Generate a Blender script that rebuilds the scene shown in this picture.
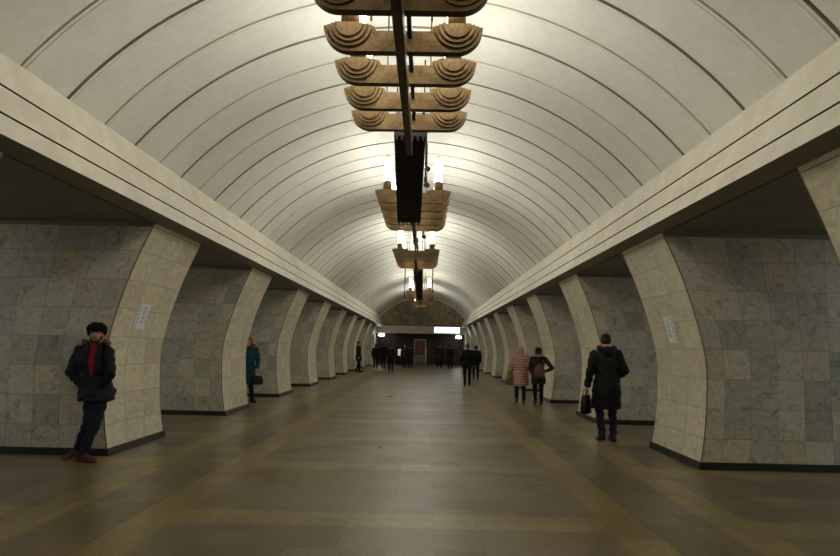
import bpy, bmesh, math, random
from mathutils import Vector, Matrix

for o in list(bpy.data.objects):
    bpy.data.objects.remove(o, do_unlink=True)
SC = bpy.context.scene
COL = SC.collection
PI = math.pi
R = math.radians

# ------------------------------------------------------------------ camera
cd = bpy.data.cameras.new('camera')
cam = bpy.data.objects.new('camera', cd)
COL.objects.link(cam)
cd.sensor_width = 36.0
cd.lens = 640.0 * 36.0 / 840.0
cd.clip_end = 300
cam.matrix_world = (Matrix.Translation((0.265, 0.0, 1.5)) @ Matrix.Rotation(R(0.57), 4, 'Z')
                    @ Matrix.Rotation(R(90 + 6.15), 4, 'X') @ Matrix.Rotation(R(1.2), 4, 'Z'))
SC.camera = cam

# ------------------------------------------------------------------ world, exposure (underground: no daylight)
w = bpy.data.worlds.new('world')
SC.world = w
w.use_nodes = True
w.node_tree.nodes['Background'].inputs[0].default_value = (0.30, 0.32, 0.36, 1)
w.node_tree.nodes['Background'].inputs[1].default_value = 0.0
SC.view_settings.view_transform = 'Standard'
SC.view_settings.look = 'None'
SC.view_settings.gamma = 1.0
SC.view_settings.use_curve_mapping = False
SC.view_settings.exposure = 0.50
LAMP = 15.0          # strength of the candle tubes
SC.cycles.max_bounces = 10
SC.cycles.diffuse_bounces = 6
SC.cycles.sample_clamp_indirect = 4.0
SC.cycles.use_denoising = True

# ------------------------------------------------------------------ node helpers
def srgb(r, g, b):
    f = lambda c: (c/255/12.92) if c/255 <= 0.04045 else ((c/255 + 0.055)/1.055)**2.4
    return (f(r), f(g), f(b), 1.0)

class NT:
    def __init__(s, name, rough=0.6, metal=0.0, spec=0.5):
        s.m = bpy.data.materials.new(name)
        s.m.use_nodes = True
        s.t = s.m.node_tree
        s.b = s.t.nodes['Principled BSDF']
        s.b.inputs['Roughness'].default_value = rough
        s.b.inputs['Metallic'].default_value = metal
        s.b.inputs['Specular IOR Level'].default_value = spec
    def n(s, typ, **kw):
        nd = s.t.nodes.new(typ)
        for k, v in kw.items():
            if k.startswith('i_'):
                key = k[2:].replace('_', ' ')
                s.put(nd.inputs[int(key)] if key.isdigit() else nd.inputs[key], v)
            else:
                setattr(nd, k, v)
        return nd
    def put(s, sock, v):
        if isinstance(v, bpy.types.NodeSocket):
            s.t.links.new(v, sock)
        elif isinstance(v, (tuple, list)) and sock.type == 'RGBA' and len(v) == 3:
            sock.default_value = (*v, 1)
        else:
            sock.default_value = v
    def math(s, op, a, b=0.0, c=0.0):
        nd = s.t.nodes.new('ShaderNodeMath'); nd.operation = op
        s.put(nd.inputs[0], a); s.put(nd.inputs[1], b); s.put(nd.inputs[2], c)
        return nd.outputs[0]
    def mix(s, f, a, b, blend='MIX'):
        nd = s.t.nodes.new('ShaderNodeMix'); nd.data_type = 'RGBA'; nd.blend_type = blend
        s.put(nd.inputs[0], f); s.put(nd.inputs[6], a); s.put(nd.inputs[7], b)
        return nd.outputs[2]
    def coord(s, which='Object'):
        return s.t.nodes.new('ShaderNodeTexCoord').outputs[which]
    def noise(s, vec, scale, detail=4, rough=0.6, dist=0.0):
        nd = s.n('ShaderNodeTexNoise', i_Scale=scale, i_Detail=detail, i_Roughness=rough, i_Distortion=dist)
        s.put(nd.inputs['Vector'], vec)
        return nd.outputs[0]
    def ramp(s, f, stops):
        nd = s.t.nodes.new('ShaderNodeValToRGB')
        e = nd.color_ramp.elements
        e[0].position, e[0].color = stops[0][0], (*stops[0][1][:3], 1)
        e[1].position, e[1].color = stops[-1][0], (*stops[-1][1][:3], 1)
        for p, c in stops[1:-1]:
            k = e.new(p); k.color = (*c[:3], 1)
        s.put(nd.inputs[0], f)
        return nd.outputs[0]
    def bump(s, h, strength=0.3, dist=0.01):
        nd = s.n('ShaderNodeBump', i_Strength=strength, i_Distance=dist)
        s.put(nd.inputs['Height'], h)
        s.t.links.new(nd.outputs[0], s.b.inputs['Normal'])
    def base(s, c):
        s.put(s.b.inputs['Base Color'], c)
        return s

def cloth(name, rgb, rough=0.85, var=0.35, scale=40, spec=0.3):
    t = NT(name, rough, 0, spec)
    c = srgb(*rgb)
    nz = t.noise(t.coord(), scale, 5)
    d = tuple(x*(1-var) for x in c[:3]); l = tuple(min(1, x*(1+var)) for x in c[:3])
    t.base(t.ramp(nz, [(0.3, d), (0.7, l)]))
    t.bump(nz, 0.35, 0.006)
    return t.m

def simple(name, rgb, rough=0.6, metal=0, var=0.12, scale=8):
    t = NT(name, rough, metal)
    c = srgb(*rgb)
    nz = t.noise(t.coord(), scale, 4)
    t.base(t.ramp(nz, [(0.3, tuple(x*(1-var) for x in c[:3])), (0.7, tuple(min(1, x*(1+var)) for x in c[:3]))]))
    return t.m

def emit(name, rgb, strength):
    t = NT(name, 0.4)
    t.base(rgb)
    t.put(t.b.inputs['Emission Color'], (*rgb, 1))
    t.b.inputs['Emission Strength'].default_value = strength
    return t.m

M = {}
# vault plaster
t = NT('vault_plaster', 0.75, 0, 0.2)
co = t.coord()
a = t.noise(co, 0.6, 6, 0.65); b = t.noise(co, 9, 4)
c1 = t.ramp(a, [(0.3, (0.72, 0.725, 0.67)), (0.7, (0.81, 0.81, 0.745))])
t.base(t.mix(0.12, c1, t.ramp(b, [(0.35, (0.5, 0.48, 0.42)), (0.6, (0.85, 0.84, 0.78))])))
t.bump(b, 0.15, 0.01)
M['vault'] = t.m
t = NT('pale_joint', 0.8); nz = t.noise(t.coord(), 3, 4)
t.base(t.ramp(nz, [(0.3, (0.46, 0.42, 0.33)), (0.7, (0.58, 0.54, 0.44))])); M['joint_pale'] = t.m
t = NT('dark_joint', 0.7); nz = t.noise(t.coord(), 3, 4)
t.base(t.ramp(nz, [(0.3, (0.20, 0.18, 0.15)), (0.7, (0.32, 0.29, 0.24))])); M['joint_dark'] = t.m
t = NT('cornice_stone', 0.6, 0, 0.3); nz = t.noise(t.coord(), 2.2, 6, 0.65)
t.base(t.ramp(nz, [(0.3, (0.56, 0.53, 0.43)), (0.7, (0.70, 0.67, 0.56))])); M['cornice'] = t.m
M['groove'] = simple('cornice_groove', (40, 34, 24), 0.8)
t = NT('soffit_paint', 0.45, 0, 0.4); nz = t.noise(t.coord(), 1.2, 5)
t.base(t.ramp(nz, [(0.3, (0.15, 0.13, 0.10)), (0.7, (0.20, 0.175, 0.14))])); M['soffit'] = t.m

def marble(name, warm):
    t = NT(name, 0.42, 0, 0.45)
    uv = t.coord('UV')
    sep = t.n('ShaderNodeSeparateXYZ', i_0=uv)
    TW, TH = 0.37, 0.3875
    fu = t.math('FLOOR', t.math('DIVIDE', sep.outputs[0], TW))
    fv = t.math('FLOOR', t.math('DIVIDE', sep.outputs[1], TH))
    info = t.n('ShaderNodeObjectInfo').outputs['Random']
    cell = t.n('ShaderNodeCombineXYZ', i_0=fu, i_1=fv, i_2=t.math('MULTIPLY', info, 50.0)).outputs[0]
    wn = t.n('ShaderNodeTexWhiteNoise', noise_dimensions='3D'); t.put(wn.inputs['Vector'], cell)
    rnd = wn.outputs['Value']
    # veining is offset per tile
    off = t.n('ShaderNodeVectorMath', operation='MULTIPLY_ADD'); t.put(off.inputs[0], wn.outputs['Color'])
    off.inputs[1].default_value = (9, 9, 9); t.put(off.inputs[2], uv)
    vec = off.outputs[0]
    v1 = t.noise(vec, 4.0, 9, 0.78, 1.6)
    v2 = t.noise(vec, 11, 6, 0.7, 0.4)
    if warm:
        cells = t.ramp(rnd, [(0.0, (0.64, 0.58, 0.43)), (0.3, (0.76, 0.71, 0.55)), (0.6, (0.69, 0.65, 0.52)), (1.0, (0.80, 0.74, 0.57))])
    else:
        cells = t.ramp(rnd, [(0.0, (0.36, 0.35, 0.30)), (0.22, (0.58, 0.53, 0.40)), (0.45, (0.44, 0.42, 0.35)), (0.62, (0.60, 0.56, 0.44)), (0.8, (0.46, 0.44, 0.38)), (1.0, (0.56, 0.48, 0.32))])
    veins = t.ramp(v1, [(0.36, (0.42, 0.42, 0.42)), (0.43, (0.80, 0.79, 0.75)), (0.55, (1.08, 1.07, 1.03)), (0.62, (0.72, 0.64, 0.5)), (0.70, (1.1, 1.1, 1.05))])
    c = t.mix(0.85 if not warm else 0.5, cells, veins, 'MULTIPLY')
    c = t.mix(0.35, c, t.ramp(v2, [(0.35, (0.45, 0.44, 0.40)), (0.6, (1, 1, 1))]), 'MULTIPLY')
    # joints
    du = t.math('ABSOLUTE', t.math('SUBTRACT', t.math('FRACT', t.math('DIVIDE', sep.outputs[0], TW)), 0.5))
    dv = t.math('ABSOLUTE', t.math('SUBTRACT', t.math('FRACT', t.math('DIVIDE', sep.outputs[1], TH)), 0.5))
    j = t.math('GREATER_THAN', t.math('MAXIMUM', du, dv), 0.5 - 0.009)
    c = t.mix(t.math('MULTIPLY', j, 0.65), c, (0.16, 0.13, 0.085, 1))
    t.base(c)
    t.bump(t.math('SUBTRACT', 1.0, j), 0.4, 0.004)
    return t.m
M['marble'] = marble('grey_marble', False)
M['marble_warm'] = marble('cream_marble', True)
M['edge'] = simple('marble_edge', (116, 98, 66), 0.5)
M['plinth'] = simple('black_granite', (34, 33, 29), 0.35)
M['brown_wall'] = simple('dark_red_marble', (46, 28, 16), 0.35, var=0.4, scale=3)

# floor
t = NT('floor_granite', 0.36, 0, 0.45)
co = t.coord()
sep = t.n('ShaderNodeSeparateXYZ', i_0=co)
X, Y = sep.outputs[0], sep.outputs[1]
ax = t.math('ABSOLUTE', X)
def rng(v, lo, hi):
    return t.math('MULTIPLY', t.math('GREATER_THAN', v, lo), t.math('LESS_THAN', v, hi))
fy = t.math('FRACT', t.math('DIVIDE', t.math('SUBTRACT', Y, 5.52 - 24.65), 2.465))
tb = t.math('LESS_THAN', fy, 0.45/2.465)
tb = t.math('MULTIPLY', tb, t.math('MAXIMUM', t.math('LESS_THAN', ax, 2.2), t.math('GREATER_THAN', ax, 2.83)))
lb = t.math('MAXIMUM', rng(ax, 1.83, 2.2), rng(ax, 2.83, 3.2))
band = t.math('MAXIMUM', tb, lb)
TS = 0.411
cx = t.math('FLOOR', t.math('DIVIDE', X, TS*0.9)); cy = t.math('FLOOR', t.math('DIVIDE', Y, TS))
cell = t.n('ShaderNodeCombineXYZ', i_0=cx, i_1=cy).outputs[0]
wn = t.n('ShaderNodeTexWhiteNoise', noise_dimensions='3D'); t.put(wn.inputs['Vector'], cell)
big = t.noise(co, 0.9, 5)
spk = t.noise(co, 60, 5, 0.75)
dark = t.ramp(wn.outputs['Value'], [(0.0, (0.112, 0.086, 0.046)), (0.5, (0.158, 0.124, 0.074)), (1.0, (0.185, 0.138, 0.088))])
lite = t.ramp(wn.outputs['Value'], [(0.0, (0.195, 0.152, 0.060)), (1.0, (0.275, 0.220, 0.095))])
c = t.mix(band, dark, lite)
c = t.mix(0.6, c, t.ramp(spk, [(0.35, (0.45, 0.45, 0.45)), (0.65, (1.4, 1.35, 1.3))]), 'MULTIPLY')
c = t.mix(0.5, c, t.ramp(big, [(0.3, (0.7, 0.68, 0.66)), (0.7, (1.1, 1.1, 1.1))]), 'MULTIPLY')
jx = t.math('GREATER_THAN', t.math('ABSOLUTE', t.math('SUBTRACT', t.math('FRACT', t.math('DIVIDE', X, TS*0.9)), 0.5)), 0.493)
jy = t.math('GREATER_THAN', t.math('ABSOLUTE', t.math('SUBTRACT', t.math('FRACT', t.math('DIVIDE', Y, TS)), 0.5)), 0.493)
mid = t.noise(co, 14, 6, 0.8)
c = t.mix(0.6, c, t.ramp(mid, [(0.38, (0.62, 0.62, 0.62)), (0.5, (1, 1, 1)), (0.62, (1.3, 1.28, 1.25))]), 'MULTIPLY')
j = t.math('MAXIMUM', jx, jy)
c = t.mix(t.math('MULTIPLY', j, 0.55), c, (0.05, 0.038, 0.025, 1))
t.base(c)
t.put(t.b.inputs['Roughness'], t.math('MULTIPLY_ADD', big, 0.25, 0.20))
t.bump(spk, 0.08, 0.002)
M['floor'] = t.m

# brass and metals
t = NT('aged_brass', 0.55, 0.55)
co = t.coord(); a = t.noise(co, 6, 6, 0.7); b = t.noise(co, 45, 4)
c = t.ramp(a, [(0.25, srgb(62, 48, 32)), (0.5, srgb(120, 98, 66)), (0.75, srgb(146, 126, 88))])
t.base(t.mix(0.25, c, t.ramp(b, [(0.4, srgb(70, 50, 26)), (0.6, srgb(160, 130, 82))])))
t.bump(b, 0.2, 0.003)
M['brass'] = t.m
M['bronze'] = simple('dark_bronze', (84, 64, 40), 0.5, 0.5, 0.3, 6)
M['rim'] = simple('shaded_brass_rim', (64, 50, 34), 0.5, 0.5, 0.3, 6)  # darker brass paints in the shade under the stepped rims
M['black_metal'] = simple('black_metal', (15, 13, 11), 0.6, 0.2, 0.3)
M['steel'] = simple('pale_metal', (170, 168, 155), 0.4, 0.4)
M['tube'] = emit('lamp_tube_glow', (1.0, 0.95, 0.84), LAMP)
M['tube_tip'] = simple('frosted_glass', (235, 228, 205), 0.3)
M['paper'] = simple('white_paper', (236, 238, 246), 0.8, var=0.04)
M['ink'] = simple('dark_ink', (44, 42, 78), 0.8)

# ------------------------------------------------------------------ object helpers
def mesh_from_bm(name, bm, mats, smooth=False, angle=None):
    me = bpy.data.meshes.new(name)
    bm.normal_update()
    bm.to_mesh(me); bm.free()
    for m in (mats if isinstance(mats, (list, tuple)) else [mats]):
        me.materials.append(m)
    if smooth:
        for p in me.polygons: p.use_smooth = True
    return me

def obj(name, bm, mats, parent=None, smooth=False, loc=None, kind=None):
    me = mesh_from_bm(name, bm, mats, smooth) if isinstance(bm, bmesh.types.BMesh) else bm
    o = bpy.data.objects.new(name, me)
    COL.objects.link(o)
    if parent: o.parent = parent
    if loc: o.location = loc
    if kind: o['kind'] = kind
    return o

def thing(name, label, cat, loc=(0, 0, 0), rotz=0.0, group=None):
    o = bpy.data.objects.new(name, None)
    COL.objects.link(o)
    o.location = loc; o.rotation_euler = (0, 0, rotz)
    o.empty_display_size = 0.2
    return tag(o, label, cat, group)

def tag(o, label, cat, group=None):
    o['label'] = label; o['category'] = cat
    if group: o['group'] = group
    return o

def dup(root, loc, label, group=None):
    r = root.copy(); COL.objects.link(r); r.location = loc; r['label'] = label
    if group: r['group'] = group
    for ch in list(root.children):
        c = ch.copy(); COL.objects.link(c); c.parent = r
        for g in list(ch.children):
            d = g.copy(); COL.objects.link(d); d.parent = c
    return r

def quad(bm, pts, mi=0):
    f = bm.faces.new([bm.verts.new(p) for p in pts]); f.material_index = mi
    return f

def box(bm, x0, x1, y0, y1, z0, z1, mi=0, bevel=0.0):
    vs = [bm.verts.new((x, y, z)) for z in (z0, z1) for y in (y0, y1) for x in (x0, x1)]
    fs = [(0, 2, 3, 1), (4, 5, 7, 6), (0, 1, 5, 4), (2, 6, 7, 3), (0, 4, 6, 2), (1, 3, 7, 5)]
    out = []
    for f in fs:
        nf = bm.faces.new([vs[i] for i in f]); nf.material_index = mi; out.append(nf)
    if bevel:
        es = list({e for f in out for e in f.edges})
        bmesh.ops.bevel(bm, geom=es, offset=bevel, segments=2, affect='EDGES', profile=0.5)

def frame_of(d):
    d = Vector(d).normalized()
    up = Vector((0, 0, 1)) if abs(d.z) < 0.95 else Vector((0, 1, 0))
    x = d.cross(up).normalized(); y = x.cross(d).normalized()
    return x, y, d

def rings(bm, rs, closed=True):
    """rs: list of lists of points; lofts and caps"""
    vv = [[bm.verts.new(p) for p in r] for r in rs]
    n = len(vv[0])
    for a, b in zip(vv, vv[1:]):
        for i in range(n):
            bm.faces.new((a[i], a[(i+1) % n], b[(i+1) % n], b[i]))
    if closed:
        bm.faces.new(list(reversed(vv[0]))); bm.faces.new(vv[-1])

def tube(bm, p0, p1, r0, r1=None, seg=12):
    r1 = r0 if r1 is None else r1
    p0, p1 = Vector(p0), Vector(p1)
    x, y, d = frame_of(p1 - p0)
    rings(bm, [[p + (x*math.cos(2*PI*i/seg) + y*math.sin(2*PI*i/seg))*r for i in range(seg)]
               for p, r in ((p0, r0), (p1, r1))])

def lathe(bm, c, prof, seg=16):
    c = Vector(c)
    rings(bm, [[c + Vector((r*math.cos(2*PI*i/seg), r*math.sin(2*PI*i/seg), z)) for i in range(seg)] for r, z in prof])

def capsule(bm, p0, p1, r0, r1, seg=14):
    p0, p1 = Vector(p0), Vector(p1)
    x, y, d = frame_of(p1 - p0)
    rs = []
    for k in range(1, 4):
        a = PI/2*k/4
        rs.append((p0 - d*r0*math.cos(a), r0*math.sin(a)))
    rs.append((p0, r0)); rs.append((p1, r1))
    for k in range(3, 0, -1):
        a = PI/2*k/4
        rs.append((p1 + d*r1*math.cos(a), r1*math.sin(a)))
    rings(bm, [[p + (x*math.cos(2*PI*i/seg) + y*math.sin(2*PI*i/seg))*r for i in range(seg)] for p, r in rs])

def ellipsoid(bm, c, rad, rot=None, seg=16, n=9):
    c = Vector(c); rs = []
    for k in range(1, n):
        a = PI*k/n
        ring = []
        for i in range(seg):
            p = Vector((rad[0]*math.sin(a)*math.cos(2*PI*i/seg), rad[1]*math.sin(a)*math.sin(2*PI*i/seg), -rad[2]*math.cos(a)))
            if rot is not None: p = rot @ p
            ring.append(c + p)
        rs.append(ring)
    rings(bm, rs)

# ------------------------------------------------------------------ hall dimensions
Y0, YE = -14.0, 52.9          # back and far end of the nave
ZS = 3.10                    # underside of the passage ceilings
XOUT = 9.6
PILL_PITCH, PILL_NEAR, PILL_LEN = 4.93, 8.53, 1.80
PROF = [(0.0, 3.85), (0.4, 3.92), (0.9, 3.965), (1.4, 3.965), (1.95, 3.85), (2.55, 3.66), (3.1, 3.43)]
def wprof(z):
    # smooth (Catmull-Rom) through the measured profile
    P = PROF
    z = min(max(z, 0), 3.1)
    for i in range(len(P)-1):
        if z <= P[i+1][0]:
            break
    z0, x0 = P[i]; z1, x1 = P[i+1]
    m0 = (P[i+1][1]-P[i-1][1])/(P[i+1][0]-P[i-1][0]) if i > 0 else (x1-x0)/(z1-z0)
    m1 = (P[i+2][1]-P[i][1])/(P[i+2][0]-P[i][0]) if i+2 < len(P) else (x1-x0)/(z1-z0)
    h = z1-z0; s = (z-z0)/h
    return ((2*s**3-3*s**2+1)*x0 + (s**3-2*s**2+s)*h*m0 + (-2*s**3+3*s**2)*x1 + (s**3-s**2)*h*m1)

# floor
bm = bmesh.new()
box(bm, -XOUT, XOUT, Y0, YE + 4.0, -0.2, 0.0)
obj('floor', bm, M['floor'], kind='structure')

# vault
HW, ZSP, ZAP = 3.60, 3.95, 5.69
VR = (HW**2 + (ZAP-ZSP)**2) / (2*(ZAP-ZSP)); VZC = ZAP - VR
A0 = math.asin(HW/VR)
bm = bmesh.new()
prof = []          # (y, radial offset outward(+)=recess, material)
y = Y0
ring0, step = 8.06, 0.786
ks = int((Y0 - ring0)/step) - 1
prof.append((Y0, 0.0, 0))
k = ks
while True:
    yc = ring0 + k*step
    if yc > YE - 0.1: break
    if yc > Y0 + 0.1:
        if k % 2 == 0:      # dark joint: groove, rib, groove
            prof += [(yc-0.052, 0, 1), (yc-0.0515, 0.02, 1), (yc-0.018, 0.02, 1), (yc-0.0175, -0.012, 0), (yc+0.0205, -0.012, 0),
                     (yc+0.021, 0.015, 2), (yc+0.042, 0.015, 2), (yc+0.0425, 0, 0)]
        else:
            prof += [(yc-0.044, 0, 2), (yc-0.0435, 0.014, 2), (yc-0.022, 0.014, 2), (yc-0.0215, -0.010, 0), (yc+0.0195, -0.010, 0),
                     (yc+0.020, 0.012, 2), (yc+0.040, 0.012, 2), (yc+0.0405, 0, 0)]
    k += 1
prof.append((YE + 0.02, 0.0, 0))
NA = 56
cols = []
for (yy, off, mi) in prof:
    cols.append([bm.verts.new(((VR+off)*math.sin(-A0 + 2*A0*i/NA), yy, VZC + (VR+off)*math.cos(-A0 + 2*A0*i/NA))) for i in range(NA+1)])
for (a, b, pr) in zip(cols, cols[1:], prof):
    for i in range(NA):
        f = bm.faces.new((a[i], b[i], b[i+1], a[i+1])); f.material_index = pr[2]
# outer shell so the vault has thickness
outer = [[bm.verts.new(((VR+0.35)*math.sin(-A0 + 2*A0*i/16), yy, VZC + (VR+0.35)*math.cos(-A0 + 2*A0*i/16))) for i in range(17)] for yy in (Y0, YE+0.02)]
for i in range(16):
    bm.faces.new((outer[0][i], outer[0][i+1], outer[1][i+1], outer[1][i]))
obj('ceiling', bm, [M['vault'], M['joint_dark'], M['joint_pale']], kind='structure')

# cornices with two dark grooves, and the dark ceilings over the passages
def cornice(side, name):
    # profile points (x, z) from bottom inner edge up the face
    B, T = Vector((3.22, ZS + 0.055)), Vector((3.50, 3.99))
    d = (T-B); nrm = Vector((d.y, -d.x)).normalized()       # points outward (away from nave)
    pts = [(3.47, ZS + 0.12, 2), (3.44, ZS, 2), (B.x, B.y, 0)]
    def P(f, dep): 
        q = B + d*f + nrm*dep
        return (q.x, q.y)
    for f0, f1 in ((0.235, 0.262), (0.575, 0.602)):
        pts[-1] = (pts[-1][0], pts[-1][1], 0)
        pts += [(*P(f0, 0), 1), (*P(f0, 0.03), 1), (*P(f1, 0.03), 1), (*P(f1, 0), 0)]
    pts += [(T.x, T.y, 0), (T.x + 0.16, T.y + 0.0, 0), (T.x+0.5, T.y, 0), (T.x + 0.5, ZS+0.12, 0)]
    bm = bmesh.new()
    n = len(pts)
    va = [bm.verts.new((side*x, Y0, z)) for x, z, m in pts]; vb = [bm.verts.new((side*x, YE, z)) for x, z, m in pts]
    for i in range(n):
        f = bm.faces.new((va[i], va[(i+1) % n], vb[(i+1) % n], vb[i])); f.material_index = pts[i][2]
    bm.faces.new(va); bm.faces.new(list(reversed(vb)))
    bmesh.ops.recalc_face_normals(bm, faces=bm.faces[:])
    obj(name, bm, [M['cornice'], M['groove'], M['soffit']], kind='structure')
cornice(-1, 'trim_1'); cornice(1, 'trim_2')
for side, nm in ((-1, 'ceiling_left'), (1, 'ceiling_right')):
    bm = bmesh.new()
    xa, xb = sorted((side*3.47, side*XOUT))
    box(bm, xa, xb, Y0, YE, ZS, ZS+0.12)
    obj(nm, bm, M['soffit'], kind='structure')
    bm = bmesh.new()
    xa, xb = sorted((side*XOUT, side*(XOUT+0.2)))
    box(bm, xa, xb, Y0, YE+4, 0, ZS+0.12)
    uvl = bm.loops.layers.uv.new()
    for f in bm.faces:
        for l in f.loops: l[uvl].uv = (l.vert.co.y, l.vert.co.z)
    obj('wall_left' if side < 0 else 'wall_right', bm, M['marble'], kind='structure')
bm = bmesh.new(); box(bm, -XOUT, XOUT, Y0-0.2, Y0, 0, 6.2)
obj('wall_back_bounce', bm, M['cornice'], kind='structure')  # unseen end wall, put in pale for bounce light
# unseen fluorescent strips, added over the side platforms to light the pillar faces
strip = emit('added_platform_glow', (0.84, 0.93, 1.0), 9.5)
for side, nm in ((-1, 'added_strip_left'), (1, 'added_strip_right')):
    bm = bmesh.new(); box(bm, side*8.3-0.09, side*8.3+0.09, Y0+0.5, YE-0.5, ZS-0.06, ZS+0.001)
    obj(nm, bm, strip, kind='structure')

# ------------------------------------------------------------------ pillars
XFAR = 6.6
def pillar_meshes(side):
    NZ = 32
    bm = bmesh.new(); uvl = bm.loops.layers.uv.new()
    zs = [3.1*i/NZ for i in range(NZ+1)]
    ds = [0.0, 0.012, 0.1, 0.25, 0.45, 0.7, 1.0, 1.4, 1.9, 2.3]
    L = PILL_LEN
    # arc length along profile for v
    arc = [0.0]
    for a, b in zip(zs, zs[1:]):
        arc.append(arc[-1] + math.hypot(b-a, wprof(b)-wprof(a)))
    def side_face(y, flip):
        grid = []
        for k, z in enumerate(zs):
            wv = wprof(z); row = []
            for dd in ds:
                s = dd/2.3
                x = wv + dd*(XFAR-wv)/2.3
                warp = (1 - min(1, dd/1.4))**1.0
                u = (x - 3.85) + (3.85 - wv)*warp
                row.append((bm.verts.new((side*x, y, z)), (u + 0.37*20 + (0.0 if flip else 0.11), z + (0.0))))
            grid.append(row)
        for a, b in zip(grid, grid[1:]):
            for i in range(len(ds)-1):
                q = [a[i], a[i+1], b[i+1], b[i]]
                f = bm.faces.new([v[0] for v in q])
                f.material_index = 2 if i == 0 else 0
                for l, v in zip(f.loops, q): l[uvl].uv = v[1]
    side_face(0.0, False); side_face(L, True)
    # nave face, curved; narrow edge strips
    cols_ = [0.0, 0.014, L-0.014, L]
    for i in range(3):
        for k in range(NZ):
            q = [(side*wprof(zs[k]), cols_[i], zs[k]), (side*wprof(zs[k]), cols_[i+1], zs[k]),
                 (side*wprof(zs[k+1]), cols_[i+1], zs[k+1]), (side*wprof(zs[k+1]), cols_[i], zs[k+1])]
            f = quad(bm, q, 2 if i != 1 else 1)
            for l, (yy, kk) in zip(f.loops, ((cols_[i], k), (cols_[i+1], k), (cols_[i+1], k+1), (cols_[i], k+1))):
                l[uvl].uv = (yy*0.37/(L/3)+0.0 + 7.4, zs[kk])
    # back, bottom, top
    f = quad(bm, [(side*XFAR, 0, 0), (side*XFAR, L, 0), (side*XFAR, L, 3.1), (side*XFAR, 0, 3.1)])
    for l in f.loops: l[uvl].uv = (l.vert.co.y + 7.4, l.vert.co.z)
    bmesh.ops.remove_doubles(bm, verts=bm.verts, dist=0.0005)
    bmesh.ops.recalc_face_normals(bm, faces=bm.faces[:])
    shaft = mesh_from_bm('shaft', bm, [M['marble'], M['marble_warm'], M['edge']])
    # plinth
    bm = bmesh.new()
    e = 0.022
    w0, w1 = wprof(0.0) - e, wprof(0.10) - e
    pl = [(w0, -e), (XFAR+e, -e), (XFAR+e, L+e), (w0, L+e)]
    pt = [(w1, -e), (XFAR+e, -e), (XFAR+e, L+e), (w1, L+e)]
    rings(bm, [[(side*x, yy, 0.0) for x, yy in pl], [(side*x, yy, 0.095) for x, yy in pt]])
    bmesh.ops.recalc_face_normals(bm, faces=bm.faces[:])
    plinth = mesh_from_bm('plinth', bm, M['plinth'])
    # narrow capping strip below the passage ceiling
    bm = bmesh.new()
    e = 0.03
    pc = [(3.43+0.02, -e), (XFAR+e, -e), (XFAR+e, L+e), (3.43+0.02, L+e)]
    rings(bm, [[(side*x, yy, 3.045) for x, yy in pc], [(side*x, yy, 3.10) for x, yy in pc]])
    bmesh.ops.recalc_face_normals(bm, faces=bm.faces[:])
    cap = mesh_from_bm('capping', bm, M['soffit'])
    return shaft, plinth, cap
ORD = ['nearest', 'second', 'third', 'fourth', 'fifth', 'sixth', 'seventh', 'eighth', 'farthest']
for side, sn in ((-1, 'left'), (1, 'right')):
    sh, pl, cp = pillar_meshes(side)
    for k in range(-1, 9):
        if k == -1:
            lab = 'cream and grey marble pillar of which only a sliver shows at the upper %s edge' % sn
        elif k == 0:
            lab = ('marble pillar with paper notice nearest on the left, man in fur hat leaning at it' if side < 0
                   else 'marble pillar with paper notice nearest on the right of the hall')
        else:
            lab = 'curved marble pillar, %s from the front in the %s row' % (ORD[k] if k < 8 else 'farthest one', sn)
        p = thing('pillar', lab, 'pillar', (0, PILL_NEAR + PILL_PITCH*k, 0), 0, 'marble pillars along the %s side' % sn)
        obj('shaft', sh, None, p); obj('plinth', pl, None, p); obj('capping', cp, None, p)

# ------------------------------------------------------------------ far end wall
D = YE
bm = bmesh.new(); box(bm, -XOUT, XOUT, D, D+0.35, 2.60, 3.26)
obj('trim_3', bm, M['cornice'], kind='structure')
bm = bmesh.new(); box(bm, -3.95, 3.95, D-0.06, D+0.1, 3.24, 3.32)
obj('trim_4', bm, M['groove'], kind='structure')
# arched mural, as a segment filling the vault end
t = NT('mosaic', 0.6, 0, 0.3)
co = t.coord()
vor = t.n('ShaderNodeTexVoronoi', i_Scale=6.0); t.put(vor.inputs['Vector'], co)
a = t.noise(co, 1.3, 6, 0.7, 1.0); b = t.noise(co, 7, 4, 0.7)
c = t.ramp(a, [(0.28, (0.10, 0.06, 0.045)), (0.42, (0.46, 0.36, 0.18)), (0.52, (0.34, 0.28, 0.18)), (0.6, (0.20, 0.15, 0.15)), (0.75, (0.54, 0.45, 0.26))])
c = t.mix(0.5, c, t.ramp(b, [(0.35, (0.35, 0.3, 0.25)), (0.65, (1, 0.95, 0.8))]), 'MULTIPLY')
c = t.mix(0.25, c, vor.outputs['Color'], 'SOFT_LIGHT')
t.base(c); M['mosaic'] = t.m
def arch(bm, r_out, zb, y0, y1, n=40):
    # circle segment above zb, radius r_out about (0, VZC)
    a = math.acos((zb - VZC)/r_out)
    pts = [(r_out*math.sin(-a + 2*a*i/n), VZC + r_out*math.cos(-a + 2*a*i/n)) for i in range(n+1)]
    rings(bm, [[(x, y0, z) for x, z in pts], [(x, y1, z) for x, z in pts]])
    bmesh.ops.recalc_face_normals(bm, faces=bm.faces[:])
bm = bmesh.new(); arch(bm, VR+0.30, 3.26, D+0.02, D+0.30)
obj('wall_end', bm, M['cornice'], kind='structure')
bm = bmesh.new(); arch(bm, VR-0.16, 3.34, D-0.03, D+0.019)
o = obj('mosaic_panel', bm, M['mosaic']); tag(o, 'arched brown and gold mosaic panel filling the far end of the vault', 'mosaic')
bm = bmesh.new()
a_ = math.acos((3.34 - VZC)/(VR-0.05))
ri, ro, n = VR-0.17, VR-0.05, 40
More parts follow.
